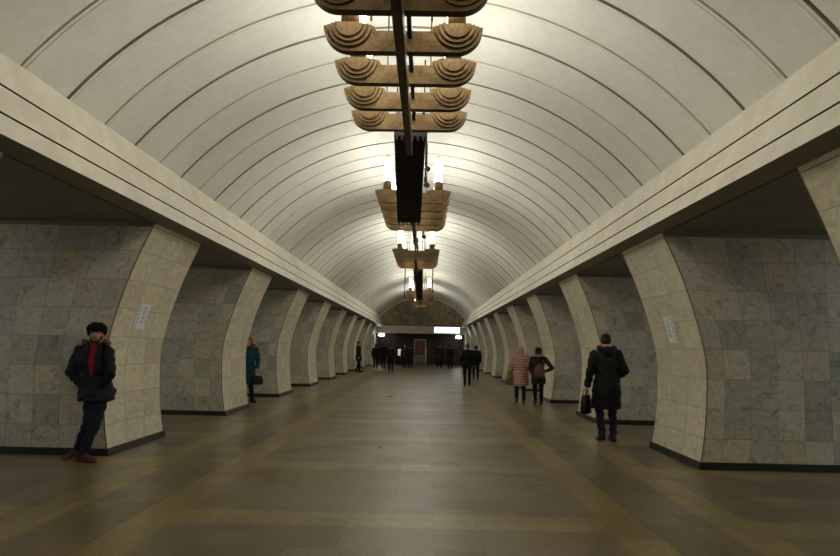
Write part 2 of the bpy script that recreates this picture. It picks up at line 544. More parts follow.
ra = [[( r*math.sin(-a_+2*a_*i/n), yy, VZC + r*math.cos(-a_+2*a_*i/n)) for r, yy in ((ri, D-0.06), (ro, D-0.06), (ro, D+0.02), (ri, D+0.02))] for i in range(n+1)]
rings(bm, ra); bmesh.ops.recalc_face_normals(bm, faces=bm.faces[:])
obj('trim_5', bm, M['cornice'], kind='structure')
# lobby behind the opening
bm = bmesh.new(); box(bm, -XOUT, XOUT, D+3.6, D+3.8, 0, 2.9)
obj('wall_lobby', bm, M['brown_wall'], kind='structure')
bm = bmesh.new(); box(bm, -XOUT, XOUT, D+0.35, D+3.8, 2.66, 2.86)
obj('ceiling_lobby', bm, M['brown_wall'], kind='structure')
for s, nm in ((-1, 'wall_lobby_left'), (1, 'wall_lobby_right')):
    bm = bmesh.new(); xa, xb = sorted((s*(3.9 if s < 0 else 3.62), s*4.2)); box(bm, xa, xb, D, D+3.6, 0, 2.62)
    obj(nm, bm, M['cornice'], kind='structure')

# illuminated sign
p = thing('illuminated_sign', 'glowing white sign box on the beam at the far end, right of centre', 'sign', (2.05, D, 2.66))
bm = bmesh.new(); box(bm, -1.08, 1.08, -0.22, 0.0, -0.02, 0.54, bevel=0.01); obj('casing', bm, M['steel'], p)
bm = bmesh.new(); box(bm, -1.04, 1.04, -0.235, -0.215, 0.02, 0.50); obj('light_panel', bm, emit('sign_glow', (0.72, 0.86, 1.0), 1.6), p)
bm = bmesh.new(); box(bm, 0.15, 0.95, -0.24, -0.232, 0.34, 0.42); box(bm, -0.05, 0.06, -0.24, -0.232, 0.33, 0.43)
obj('lettering_strip', bm, emit('sign_blue', (0.42, 0.62, 0.95), 1.0), p)
M['globe'] = emit('globe_glow', (1.0, 0.95, 0.78), 7.0)
for x, z, lab in ((-3.35, 2.42, 'small lit wall lamp under the far beam, at the left'), (3.02, 2.36, 'small lit wall lamp under the far beam, below the white sign')):
    p = thing('wall_lamp', lab, 'lamp', (x, D+0.30, z), 0, 'wall lamps beside the far opening')
    bm = bmesh.new(); lathe(bm, (0, -0.1, 0), [(0.10, -0.12), (0.22, -0.08), (0.27, 0.0), (0.22, 0.09), (0.08, 0.12)], 16)
    obj('lamp_shade', bm, M['globe'], p, True)
    bm = bmesh.new(); tube(bm, (0, -0.1, 0.1), (0, -0.1, 0.27), 0.03); box(bm, -0.08, 0.08, -0.18, 0.0, 0.2, 0.24)
    obj('bracket', bm, M['bronze'], p)
# tall doorway with pale frame, poster behind its pane
p = thing('doorway', 'pale metal framed glass door in the middle of the far opening', 'door', (-0.15, D+0.6, 0))
bm = bmesh.new()
box(bm, -0.50, -0.42, -0.05, 0.05, 0, 2.14); box(bm, 0.42, 0.50, -0.05, 0.05, 0, 2.14); box(bm, -0.50, 0.50, -0.05, 0.05, 2.06, 2.14)
obj('door_frame', bm, M['steel'], p)
bm = bmesh.new(); box(bm, -0.42, 0.42, -0.02, 0.02, 0.03, 0.85); obj('lower_panel', bm, simple('pale_panel', (120, 116, 100), 0.5), p)
bm = bmesh.new(); box(bm, -0.42, 0.42, -0.02, 0.02, 0.85, 2.06); obj('upper_panel', bm, simple('brown_panel', (84, 60, 44), 0.4), p)
bm = bmesh.new()
ellipsoid(bm, (0.05, -0.03, 1.46), (0.07, 0.02, 0.09)); ellipsoid(bm, (-0.03, -0.03, 1.24), (0.10, 0.02, 0.12)); ellipsoid(bm, (0.13, -0.03, 1.18), (0.09, 0.02, 0.10))
obj('red_emblem', bm, simple('emblem_red', (176, 60, 44), 0.6), p)
bm = bmesh.new(); tube(bm, (0, 0, 0), (0, 0, 1.35), 0.045); lathe(bm, (0, 0, 0), [(0.14, 0), (0.13, 0.04), (0.05, 0.06)]); ellipsoid(bm, (0, 0, 1.38), (0.07, 0.07, 0.07))
o = obj('brass_post', bm, simple('polished_brass', (190, 160, 96), 0.3, 0.5), None, True, (0.36, D-1.2, 0)); tag(o, 'thin brass barrier post standing before the far glass door', 'post')
def gate(x, lab):
    p = thing('ticket_machine', lab, 'machine', (x, D+1.0, 0), 0, 'dark machines in the far opening')
    bm = bmesh.new(); box(bm, -0.3, 0.3, -0.2, 0.2, 0, 1.5, bevel=0.02); obj('body', bm, M['black_metal'], p)
    bm = bmesh.new(); box(bm, -0.13, 0.12, -0.22, -0.19, 0.75, 1.3); obj('lit_screen', bm, emit('screen_glow', (0.8, 0.75, 0.6), 0.35), p)
gate(-1.85, 'dark machine with pale lit screen left of the far glass door')
gate(1.42, 'dark machine with pale lit screen right of the far glass door')
p = thing('round_clock', 'small round dark clock in the far opening, right of the door', 'clock', (2.3, D+1.6, 1.72))
bm = bmesh.new(); tube(bm, (0, 0, 0), (0, 0.08, 0), 0.24, seg=24); obj('rim', bm, simple('clock_grey', (96, 92, 84), 0.4, 0.3), p)
bm = bmesh.new(); tube(bm, (0, -0.01, 0), (0, 0.02, 0), 0.19, seg=24); obj('dial', bm, M['black_metal'], p)
bm = bmesh.new(); tube(bm, (0, 0.04, -1.72), (0, 0.04, -0.22), 0.03); lathe(bm, (0, 0.04, -1.72), [(0.16, 0), (0.15, 0.04), (0.04, 0.06)]); obj('stand', bm, M['black_metal'], p)

# ------------------------------------------------------------------ chandeliers
BZ = 4.545       # top of the crossbars
def crossbar_mesh():
    bm = bmesh.new()
    def plate(pts, y0, y1):
        rings(bm, [[(x, y0, z) for x, z in pts], [(x, y1, z) for x, z in pts]])
    Rr, cxx = 0.245, 0.505
    n = 12
    pts = []
    for i in range(n+1):                     # left quarter round, from top to bottom
        a = PI + (PI/2)*i/n
        pts.append((-cxx + Rr*math.cos(a), Rr*math.sin(a)))
    for i in range(n+1):
        a = 1.5*PI + (PI/2)*i/n
        pts.append((cxx + Rr*math.cos(a), Rr*math.sin(a)))
    pts += [(cxx-0.23, 0.0), (cxx-0.25, -0.045), (-cxx+0.25, -0.045), (-cxx+0.23, 0.0)]
    plate(pts, -0.05, 0.05)
    for s in (-1, 1):
        for r, e, top in ((0.208, 0.075, 0.0), (0.170, 0.098, 0.002), (0.130, 0.120, 0.004)):
            pp = [(s*cxx + r*math.cos(PI + PI*i/20), r*math.sin(PI + PI*i/20)) for i in range(21)]
            pp += [(s*cxx + r, top), (s*cxx - r, top)]
            plate(pp, -e, e)
    bmesh.ops.recalc_face_normals(bm, faces=bm.faces[:])
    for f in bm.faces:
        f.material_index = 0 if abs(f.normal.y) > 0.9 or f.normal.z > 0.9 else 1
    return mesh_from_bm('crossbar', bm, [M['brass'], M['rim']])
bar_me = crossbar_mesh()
bm = bmesh.new(); lathe(bm, (0, 0, 0), [(0.088, 0.03), (0.088, 0.17), (0.076, 0.175), (0.076, 0.19)], 20); sock_me = mesh_from_bm('lamp_socket', bm, M['brass'], True)
bm = bmesh.new(); lathe(bm, (0, 0, 0), [(0.070, 0.18), (0.073, 0.25), (0.073, 0.60), (0.070, 0.66)], 14); tube_me = mesh_from_bm('lamp_tube', bm, M['tube'], True)
bm = bmesh.new(); lathe(bm, (0, 0, 0), [(0.070, 0.661), (0.066, 0.69), (0.045, 0.715), (0.012, 0.722)], 14); tip_me = mesh_from_bm('tube_cap', bm, M['tube_tip'], True)
CH_GROUP = 'brass chandeliers in a row under the vault'
def vault_z(x): return VZC + math.sqrt(VR**2 - x*x)
def chandelier(y, lab, dx=0.0, dz=0.0, rx=0.0):
    p = thing('chandelier', lab, 'chandelier', (dx, y, BZ + dz), 0, CH_GROUP)
    p.rotation_euler = (rx, 0, 0)
    for k in range(5):
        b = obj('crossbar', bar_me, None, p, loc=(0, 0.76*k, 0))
        for s in (-1, 1):
            for nm, me in (('lamp_socket', sock_me), ('lamp_tube', tube_me), ('tube_cap', tip_me)):
                obj(nm, me, None, b, loc=(s*0.505, 0, 0))
    bm = bmesh.new()
    box(bm, -0.042, 0.042, -0.75, 0.76*4+0.42, -0.455, -0.245, bevel=0.006)
    box(bm, -0.03, 0.03, -0.72, -0.62, -0.25, 0.08)
    box(bm, -0.03, 0.03, -0.72, 0.05, 0.04, 0.09)
    obj('keel_beam', bm, M['bronze'], p)
    bm = bmesh.new()
    box(bm, 0.045, 0.085, -0.7, 0.76*4+0.3, -0.12, 0.04)
    obj('upper_rail', bm, M['black_metal'], p)
    bm = bmesh.new(); ellipsoid(bm, (0, -0.68, 0.14), (0.085, 0.085, 0.15)); obj('finial', bm, M['brass'], p, True)
    for yy in (0.38, 0.76*3.5):
        for s in (-1, 1):
            bm = bmesh.new(); tube(bm, (s*0.27, yy, -0.12), (s*0.27, yy, vault_z(0.27) - BZ + 0.01), 0.009, seg=8)
            box(bm, min(s*0.05, s*0.28), max(s*0.05, s*0.28), yy-0.012, yy+0.012, -0.02, 0.0)
            obj('suspension_rod', bm, M['bronze'], p)
    return p
CHY = [(-9.9, 'brass chandelier overhead at the back of the hall'), (-2.44, 'brass chandelier overhead behind the front one'),
       (5.02, 'big brass chandelier at the top centre, nearest one in view'),
       (12.46, 'second brass chandelier, below the black ribbed tray, two lamps showing above it'),
       (20.0, 'third brass chandelier, boat shaped stack under the second one'),
       (34.8, 'small fourth chandelier in front of the mosaic panel, its lamps lit'),
       (42.6, 'farthest small chandelier, hanging closest to the mosaic panel')]
for (yy, lab), adj in zip(CHY, ((0, 0, 0), (0, 0, 0), (0, -0.062, 0.0165), (-0.035, 0.03, 0), (-0.08, 0.02, 0), (-0.07, 0, 0), (-0.08, 0, 0))):
    chandelier(yy, lab, *adj)

# black ribbed cable trays between chandeliers
def tray(y0, z0, x0, y1, z1, x1, w, lab, glow=4.0):
    p = thing('ribbed_tray', lab, 'ceiling tray', (x0, y0, z0), 0, 'long black ribbed trays hung between chandeliers')
    d = Vector((x1-x0, y1-y0, z1-z0))
    def lb(bm, xa, xb, za, zb, t0=0.0, t1=1.0):
        a, b = d*t0, d*t1
        rings(bm, [[a+Vector((xa, 0, za)), a+Vector((xb, 0, za)), a+Vector((xb, 0, zb)), a+Vector((xa, 0, zb))],
                   [b+Vector((xa, 0, za)), b+Vector((xb, 0, za)), b+Vector((xb, 0, zb)), b+Vector((xa, 0, zb))]])
    bm = bmesh.new(); lb(bm, -w/2, w/2, 0.03, 0.16); bmesh.ops.recalc_face_normals(bm, faces=bm.faces[:])
    obj('tray_body', bm, M['black_metal'], p)
    for i in range(6):
        bm = bmesh.new(); xc = -w/2 + w*(i+0.5)/6
        lb(bm, xc-0.014, xc+0.014, -0.03, 0.03, 0, 1.0 if i in (1, 4) else 0.985)
        bmesh.ops.recalc_face_normals(bm, faces=bm.faces[:])
        obj('rib', bm, M['black_metal'], p)
    bm = bmesh.new(); lb(bm, -w/2+0.03, w/2-0.03, 0.155, 0.175, 0.01, 0.99); bmesh.ops.recalc_face_normals(bm, faces=bm.faces[:])
    obj('added_uplight_panel', bm, emit('added_uplight_glow', (1.0, 0.95, 0.84), glow), p)  # added glow on the tray top, no lamp seen, evens the vault light
    for f in (0.12, 0.5, 0.88):
        a = d*f; bm = bmesh.new()
        for s in (-1, 1):
            zt = vault_z(x0+a.x+s*w/2) - z0
            tube(bm, (a.x+s*w*0.45, a.y, a.z+0.14), (a.x+s*w*0.45, a.y, zt), 0.010, seg=8)
        obj('hanger', bm, M['black_metal'], p)
tray(8.57, 4.36, 0.0, 12.10, 3.84, -0.09, 0.44, 'black ribbed tray hanging between the first and second chandelier', 4.5)
tray(23.55, 4.30, -0.06, 34.0, 3.96, -0.06, 0.33, 'black ribbed tray hanging between the third and fourth chandelier', 11.0)
tray(1.2, 4.36, 0.0, 4.1, 4.36, 0.0, 0.44, 'unseen black ribbed tray added overhead to light the near vault', 2.5)  # out-of-view tray, added for its uplight on the near vault
# hanging rod frame (x from -.75 to .5) and small black devices beside the trays
bm = bmesh.new()
for x in (-0.66, 0.54):
    tube(bm, (x, 27.6, 3.55), (x, 27.6, vault_z(x)+0.01), 0.022, seg=8)
tube(bm, (-0.66, 27.6, 3.56), (0.54, 27.6, 3.56), 0.018, seg=8)
o = obj('hanging_frame', bm, M['bronze']); tag(o, 'thin rod frame hanging from the vault behind the third chandelier', 'frame')
def device(loc, s, lab):
    p = thing('spotlight', lab, 'spotlight', loc, 0, 'small black spotlights beside the chandeliers')
    bm = bmesh.new(); capsule(bm, (0, 0, 0), (0.05*s, -0.16*s, -0.04*s), 0.06*s, 0.085*s, 12); obj('lamp_head', bm, M['black_metal'], p, True)
    bm = bmesh.new(); tube(bm, (0, 0, 0), (0, 0, vault_z(loc[0])-loc[2]+0.01), 0.014, seg=8); obj('stem', bm, M['black_metal'], p)
    bm = bmesh.new(); box(bm, -0.04*s, 0.04*s, -0.05*s, 0.05*s, 0.08*s, 0.24*s, bevel=0.01); obj('driver_box', bm, M['black_metal'], p)
device((0.22, 11.3, 4.70), .6, 'small black spotlight right of the front black tray, upper one')
device((0.21, 11.9, 4.56), .65, 'small black spotlight right of the front black tray, lower one')
device((0.14, 19.0, 4.80), .7, 'small black spotlight hanging between second and third chandelier')
device((0.22, 25.4, 4.85), .8, 'small black spotlight behind the third chandelier, by the thin frame')

# ------------------------------------------------------------------ paper notices
def notice(side, yc, zc, wy, hz, lab, seed):
    rnd = random.Random(seed)
    p = thing('paper_notice', lab, 'notice', (side*wprof(zc), yc, zc), 0, 'paper notices on the pillars')
    def P(u, v, off):      # u along y, v up; wraps to curved face
        z = zc + v; x = wprof(z) - off
        return Vector((side*x - side*wprof(zc), u, v))
    bm = bmesh.new(); n = 8
    for k in range(n):
        v0, v1 = -hz/2 + hz*k/n, -hz/2 + hz*(k+1)/n
        quad(bm, [P(-wy/2, v0, 0.004), P(wy/2, v0, 0.004), P(wy/2, v1, 0.004), P(-wy/2, v1, 0.004)])
        quad(bm, [P(-wy/2, v0, 0.001), P(-wy/2, v1, 0.001), P(wy/2, v1, 0.001), P(wy/2, v0, 0.001)])
    bmesh.ops.remove_doubles(bm, verts=bm.verts, dist=0.0004)
    obj('sheet', bm, M['paper'], p)
    bm = bmesh.new()
    def stroke(u0, v0, u1, v1, t=0.006):
        a, b = Vector((u0, v0)), Vector((u1, v1)); d = (b-a).normalized(); nn = Vector((-d.y, d.x))*t/2
        quad(bm, [P(*(a+nn), 0.0055), P(*(b+nn), 0.0055), P(*(b-nn), 0.0055), P(*(a-nn), 0.0055)])
    def glyph(u, v, s, t):
        k = rnd.choice([0, 1, 2, 3, 4])
        if k == 0: stroke(u, v, u, v+s, t); stroke(u, v+s, u+s*0.7, v+s, t); stroke(u+s*.7, v+s, u+s*.7, v, t)
        if k == 1: stroke(u, v, u+s*.4, v+s, t); stroke(u+s*.4, v+s, u+s*.8, v, t); stroke(u+s*.2, v+s*.4, u+s*.6, v+s*.4, t)
        if k == 2: stroke(u, v, u, v+s, t); stroke(u+s*.7, v, u+s*.7, v+s, t); stroke(u, v+s*.5, u+s*.7, v+s*.5, t)
        if k == 3: stroke(u, v, u, v+s, t); stroke(u, v+s, u+s*.6, v+s*.8, t); stroke(u+s*.6, v+s*.8, u, v+s*.5, t); stroke(u, v+s*.5, u+s*.6, v, t)
        if k == 4: stroke(u, v, u+s*.7, v+s, t); stroke(u, v+s, u+s*.7, v, t)
    for k in range(6):
        glyph(-wy*0.40*(1 if side > 0 else 1), -hz*0.44 + hz*0.155*k, 0.030, 0.008)
    for k in range(4):
        glyph(wy*0.02, -hz*0.30 + hz*0.19*k, 0.045, 0.009)
    for k in range(3):
        glyph(wy*0.28, -hz*0.20 + hz*0.17*k, 0.024, 0.006)
    obj('writing', bm, M['ink'], p)
notice(-1, 9.32, 1.86, 0.34, 0.36, 'white paper notice with handwriting taped to the nearest left pillar', 3)
notice(1, 9.50, 1.83, 0.32, 0.38, 'white paper notice with handwriting taped to the nearest right pillar', 8)
#PEOPLE
# ------------------------------------------------------------------ people
def union(bm, voxel, smooth=2, name='tmp'):
    """fuse overlapping closed shapes into one continuous surface"""
    bmesh.ops.recalc_face_normals(bm, faces=bm.faces[:])
    me = bpy.data.meshes.new(name); bm.to_mesh(me); bm.free()
    o = bpy.data.objects.new(name, me); COL.objects.link(o)
    r = o.modifiers.new('r', 'REMESH'); r.mode = 'VOXEL'; r.voxel_size = voxel
    if smooth:
        q = o.modifiers.new('s', 'SMOOTH'); q.iterations = smooth; q.factor = 0.5
    dg = bpy.context.evaluated_depsgraph_get()
    out = bpy.data.meshes.new_from_object(o.evaluated_get(dg))
    bpy.data.objects.remove(o, do_unlink=True)
    for p in out.polygons: p.use_smooth = True
    return out

def displace(me, fn):
    ns = [v.normal.copy() for v in me.vertices]
    for v, n in zip(me.vertices, ns):
        v.co = v.co + n*fn(v.co, n)
    me.update()

def link(name, me, mat, parent):
    me.materials.clear(); me.materials.append(mat); me.name = name
    o = bpy.data.objects.new(name, me); COL.objects.link(o); o.parent = parent
    return o

def V(*a): return Vector(a)

# standing figure 1.75 m tall facing -Y; left/right are the viewer's left/right when it faces the camera
BASEJ = dict(hipL=(-.10, 0, .92), hipR=(.10, 0, .92), kneeL=(-.11, -.01, .49), kneeR=(.11, -.01, .49),
             ankL=(-.11, .02, .09), ankR=(.11, .02, .09), toeL=(-.13, -.15, .04), toeR=(.13, -.15, .04),
             pel=(0, 0, .96), waist=(0, 0, 1.10), chest=(0, 0, 1.30), shL=(-.19, .01, 1.43), shR=(.19, .01, 1.43),
             neck=(0, .01, 1.50), head=(0, -.01, 1.63), elL=(-.25, .03, 1.15), elR=(.25, .03, 1.15),
             wrL=(-.26, -.04, .90), wrR=(.26, -.04, .90))

def hand(bm, wr, d, side, curl=0.5, palmn=None):
    """palm, four unequal bent fingers and a thumb, starting at the wrist and pointing along d"""
    d = Vector(d).normalized()
    x = Vector((0, -1, 0)) if palmn is None else Vector(palmn)      # direction across the palm (towards thumb)
    x = (x - d*x.dot(d)).normalized(); n = d.cross(x).normalized()
    if n.x*side > 0: n = -n                    # palm normal faces the body
    pc = wr + d*0.05
    ms = [wr + x*k*0.011 for k in (-1.6, -0.5, 0.5, 1.6)]
    for k, q in zip((-2.6, -0.9, 0.9, 2.6), ms):
        capsule(bm, q, wr + d*0.085 + x*k*0.0105, 0.017, 0.013, 8)
    L = (0.062, 0.072, 0.076, 0.068)
    for k, l in zip((-2.8, -0.95, 0.95, 2.8), L):
        a = wr + d*0.082 + x*k*0.0105
        dd = (d + n*curl*0.5).normalized(); b = a + dd*l*0.45
        de = (d*(1-curl) + n*curl*1.2).normalized(); c = b + de*l*0.33; e = c + (de*(1-curl) + n*curl - d*curl*0.4).normalized()*l*0.25
        capsule(bm, a, b, 0.0095, 0.009, 8); capsule(bm, b, c, 0.009, 0.008, 8); capsule(bm, c, e, 0.008, 0.007, 8)
    t0 = wr + d*0.028 + x*0.022; t1 = t0 + (x*0.7 + d*0.7 + n*0.3).normalized()*0.036; t2 = t1 + (d + n*0.4 + x*0.15).normalized()*0.030
    capsule(bm, t0, t1, 0.013, 0.011, 8); capsule(bm, t1, t2, 0.011, 0.009, 8)

def person(label, px, py, rotz, h, J={}, coat=None, legs=None, shoes=None, skin=None, hair=None, detail=0.013,
           hem=0.62, flare=1.0, puff=0.0, girth=1.0, headgear=None, hood=None, collar=None, hands=(1, 1), look=(0, -1, 0), curl=(.5, .5),
           palms=(None, None), walk=0, bulk=1.0, shirt=None, tilt=0.0):
    j = {k: V(*v) for k, v in BASEJ.items()}
    if walk:      # mid stride; walk = signed stride
        s = walk
        j.update(kneeL=V(-.10, -.10*s-.02, .50), ankL=V(-.10, -.17*s+.02, .10), toeL=V(-.11, -.17*s-.16, .05),
                 kneeR=V(.10, .04*s-.04, .50), ankR=V(.10, .20*s+.02, .14), toeR=V(.11, .20*s-.13, .04),
                 elL=V(-.25, .08*s+.03, 1.15), wrL=V(-.26, .10*s-.04, .90), elR=V(.25, -.05*s+.03, 1.15), wrR=V(.26, -.14*s-.04, .91))
    for k, v in J.items(): j[k] = V(*v)
    sc = h/1.75
    p = thing('person', label, 'person', (px, py, 0), rotz)
    p.scale = (sc, sc, sc)
    look = Vector(look).normalized()
    up = Vector((math.sin(tilt), 0, 1)); fx = up.cross(-look).normalized()*1.0      # side axis of the head
    up = (-look).cross(fx).normalized() if (-look).cross(fx).z > 0 else fx.cross(-look).normalized()
    HM = Matrix((fx, -look, up)).transposed()          # head local: x side, y back, z up
    hc = j['head']
    def hp(x, y, z): return hc + HM @ V(x, y, z)
    near = detail < 0.016
    # --- body
    bm = bmesh.new()
    ellipsoid(bm, hp(0, 0.012, 0.03), (0.076, 0.094, 0.090), HM)
    ellipsoid(bm, hp(0, -0.018, -0.035), (0.060, 0.070, 0.078), HM)
    ellipsoid(bm, hp(0, -0.055, -0.088), (0.030, 0.028, 0.024), HM)
    capsule(bm, hp(0, -0.088, 0.010), hp(0, -0.104, -0.026), 0.010, 0.015, 8)
    for s in (-1, 1):
        ellipsoid(bm, hp(s*0.077, 0.012, -0.005), (0.012, 0.020, 0.032), HM, 10, 7)
        ellipsoid(bm, hp(s*0.034, -0.066, -0.028), (0.024, 0.020, 0.020), HM, 10, 7)
        capsule(bm, hp(s*0.014, -0.086, 0.034), hp(s*0.052, -0.074, 0.036), 0.010, 0.009, 8)
    capsule(bm, hp(-0.018, -0.083, -0.056), hp(0.018, -0.083, -0.056), 0.011, 0.011, 8)
    capsule(bm, j['neck'] - V(0, 0, .04), hp(0, 0.02, -0.04), 0.062, 0.055)
    def tors(bm, g, z0=None):
        pts = [('pel', .165, .115), ('waist', .145, .105), ('chest', .172, .122)]
        rs = []
        def ring(c, rx, ry):
            return [c + V(rx*math.cos(2*PI*i/24), ry*math.sin(2*PI*i/24), 0) for i in range(24)]
        if z0: rs += z0(ring)
        for n_, rx, ry in pts: rs.append(ring(j[n_], rx*g, ry*g))
        m = (j['shL'] + j['shR'])/2
        hw = (j['shR'] - j['shL']).length/2
        rs.append(ring(m + V(0, 0, -.03), hw*0.98*min(g, 1.08), .105*g)); rs.append(ring(m + V(0, 0, .045), hw*0.66, .085*g)); rs.append(ring(j['neck'] + V(0, 0, .02), .075*g, .075*g))
        rings(bm, rs)
    tors(bm, 0.92)
    for s, hk in (('L', 0), ('R', 1)):
        capsule(bm, j['sh'+s], j['el'+s], 0.050, 0.040); capsule(bm, j['el'+s], j['wr'+s], 0.040, 0.027)
        capsule(bm, j['hip'+s], j['knee'+s], 0.082, 0.055); capsule(bm, j['knee'+s], j['ank'+s], 0.055, 0.036)
        capsule(bm, j['ank'+s] - V(0, 0, .02), j['toe'+s], 0.036, 0.026)
        if hands[hk]:
            hand(bm, j['wr'+s], j['wr'+s] - j['el'+s], 1 if s == 'R' else -1, curl[hk], palms[hk])
        else:
            dd = (j['wr'+s] - j['el'+s]).normalized()
            hand(bm, j['wr'+s], dd, 1 if s == 'R' else -1, 0.8, palms[hk])
    link('body', union(bm, max(0.006 if near else 0.012, detail*0.5), 2), skin, p)
    # --- trousers
    bm = bmesh.new()
    for s in 'LR':
        capsule(bm, j['hip'+s] + V(0, 0, .02), j['knee'+s], 0.097*bulk, 0.070*bulk); capsule(bm, j['knee'+s], j['ank'+s] + V(0, 0, .0), 0.070*bulk, 0.057*bulk)
    ellipsoid(bm, j['pel'] - V(0, 0, .02), (.175, .125, .12))
    me = union(bm, detail, 2)
    displace(me, lambda c, n: 0.006*math.sin(c.z*55 + 4*math.sin(c.x*20)))
    link('trousers', me, legs, p)
    # --- shoes
    for s in 'LR':
        a, t_ = j['ank'+s], j['toe'+s]
        f = (t_ - a); f.z = 0; f = f.normalized()
        side = V(-f.y, f.x, 0)
        sole = min(a.z - .085, t_.z - .04)
        bm = bmesh.new()
        tt = V(t_.x, t_.y, max(t_.z - .04, 0)); ha = V(a.x, a.y, max(a.z - .09, 0)) - f*0.045
        capsule(bm, ha + V(0, 0, .042), tt + f*0.0 + V(0, 0, .038), .042, .040)
        capsule(bm, ha + V(0, 0, .06), a + V(0, 0, .03), .045, .048)
        capsule(bm, a + V(0, 0, -.01) + f*.02, tt - f*.03 + V(0, 0, .045), .046, .036)
        for q in (0.0, 0.33, 0.66, 1.0):
            c = ha.lerp(tt, q)
            ellipsoid(bm, c + V(0, 0, .018) + f*(.02 if q == 1 else 0), (.047, .047, .018))
        me = union(bm, detail, 1)
        link('shoe', me, shoes, p)
    # --- coat
    bm = bmesh.new()
    g = 1.16*girth
    def skirt(ring):
        out = []
        mid = (j['hipL'] + j['hipR'])/2
        km = (j['kneeL'] + j['kneeR'])/2
        n_ = 6
        for i in range(n_):
            z = hem + (j['pel'].z - 0.03 - hem)*i/n_
            f = (mid.z - z)/(mid.z - km.z) if z < mid.z else 0
            c = mid.lerp(km, f) if f > 0 else mid.copy()
            c.z = z
            k = 1 + (flare-1)*(1 - i/n_)
            out.append([c + V(.178*g*k*math.cos(2*PI*q/24), (.135*g*k + .02*f)*math.sin(2*PI*q/24), 0) for q in range(24)])
        return out
    tors(bm, g, skirt)
    ab = 1.0 + (girth-1)*0.6
    for s in 'LR':
        capsule(bm, j['sh'+s] + V(0, 0, -.01), j['el'+s], 0.076*ab, 0.062*ab)
        capsule(bm, j['el'+s], j['el'+s].lerp(j['wr'+s], .95), 0.062*ab, 0.050*ab)
    me = union(bm, detail, 3)
    if puff:
        displace(me, lambda c, n: puff*(abs(math.sin(c.z*PI/0.085))**0.6) * (1 if hem + .02 < c.z < 1.5 else .4))
    displace(me, lambda c, n: 0.005*math.sin(c.z*34 + 5*math.sin(c.x*14) + c.y*20) + (0.010*math.sin(math.atan2(c.y, c.x)*7) if c.z < .85 and not puff else 0))
    link('coat', me, coat, p)
    if shirt:     # open jacket front: shirt strip, cut by the two jacket edges
        bm = bmesh.new()
        top = j['neck'] + V(.045, -.085*g, -.03); bot = j['waist'] + V(.055, -.135*g, .06)
        mid = j['chest'] + V(.05, -.128*g, .0)
        def rr(c, wx): return [c + V(wx*math.cos(2*PI*i/12), .028*math.sin(2*PI*i/12), 0) for i in range(12)]
        rings(bm, [rr(bot - V(0, 0, .06), .022), rr(bot, .034), rr(mid, .046), rr(top, .05), rr(top + V(-.03, .02, .05), .045)])
        me = union(bm, 0.008, 1)
        link('shirt', me, shirt, p)
        bm = bmesh.new()
        for s in (-1, 1):
            capsule(bm, top + V(s*.07, -.01, .02), mid + V(s*.062, -.01, 0), .022, .018, 8)
            capsule(bm, mid + V(s*.062, -.01, 0), bot + V(s*.04, -.0, -.05), .018, .016, 8)
        link('lapel', union(bm, 0.009, 1), coat, p)
    if hood:
        bm = bmesh.new()
        nb = j['neck']
        if hood == 'down':
            for i in range(9):
                a = PI*i/8
                q = nb + V(.12*math.cos(a), .02 + .11*math.sin(a), .005 - .03*math.sin(a))
                ellipsoid(bm, q, (.052, .052, .05), None, 10, 7)
            ellipsoid(bm, nb + V(0, .13, -.05), (.11, .06, .09))
        else:
            ellipsoid(bm, hp(0, .035, .0), (.118, .125, .142), HM)
            ellipsoid(bm, nb + V(0, .03, .01), (.13, .11, .08))
        link('hood', union(bm, detail, 2), coat, p)
    if collar:    # fur trim
        rnd = random.Random(5)
        bm = bmesh.new(); nb = j['neck']
        for i in range(44):
            a = -0.35 + (PI+0.7)*i/43
            q = nb + V(.145*math.cos(a), .02 + .125*math.sin(a), .035 - .02*math.sin(a))
            q += V(*(rnd.uniform(-.014, .014) for _ in range(3)))
            ellipsoid(bm, q, (.033, .033, .030), None, 8, 5)
        me = union(bm, 0.012 if near else detail, 0)
        displace(me, lambda c, n: rnd.uniform(-.008, .012))
        for pl in me.polygons: pl.use_smooth = False
        link('fur_trim', me, collar, p)
    # --- hair, headgear
    bm = bmesh.new()
    if headgear:
        kind, hmat = headgear
        if kind == 'fur':
            rnd = random.Random(9)
            for i in range(90):
                a = 2*PI*i/22 + rnd.random()*.3; zz = (.060, .085, .115, .14)[i//22 if i < 88 else 3]
                rr_ = {.060: .088, .085: .098, .115: .082, .14: .045}[zz]
                ellipsoid(bm, hp(rr_*math.cos(a), .018 + rr_*1.1*math.sin(a), zz - (.012 if math.sin(a) > .3 else 0)), (.030, .030, .026), None, 8, 5)
            for sgn in (-1, 1): ellipsoid(bm, hp(sgn*.092, .03, .035), (.028, .045, .045), HM, 10, 7)
            ellipsoid(bm, hp(0, .018, .09), (.095, .105, .062), HM)
            me = union(bm, 0.009, 0)
            displace(me, lambda c, n: rnd.uniform(-.005, .009))
        elif kind == 'beanie':
            ellipsoid(bm, hp(0, .018, .048), (.093, .106, .088), HM)
            rings(bm, [[hp(.094*math.cos(2*PI*i/20), .018 + .106*math.sin(2*PI*i/20), z) for i in range(20)] for z in (.005, .05)])
            me = union(bm, min(detail, .012), 1)
        else:   # cap
            ellipsoid(bm, hp(0, .012, .06), (.088, .102, .065), HM)
            ellipsoid(bm, hp(0, -.085, .05), (.065, .06, .014), HM)
            me = union(bm, min(detail, .012), 1)
        link('hat', me, hmat, p)
        bm = bmesh.new()
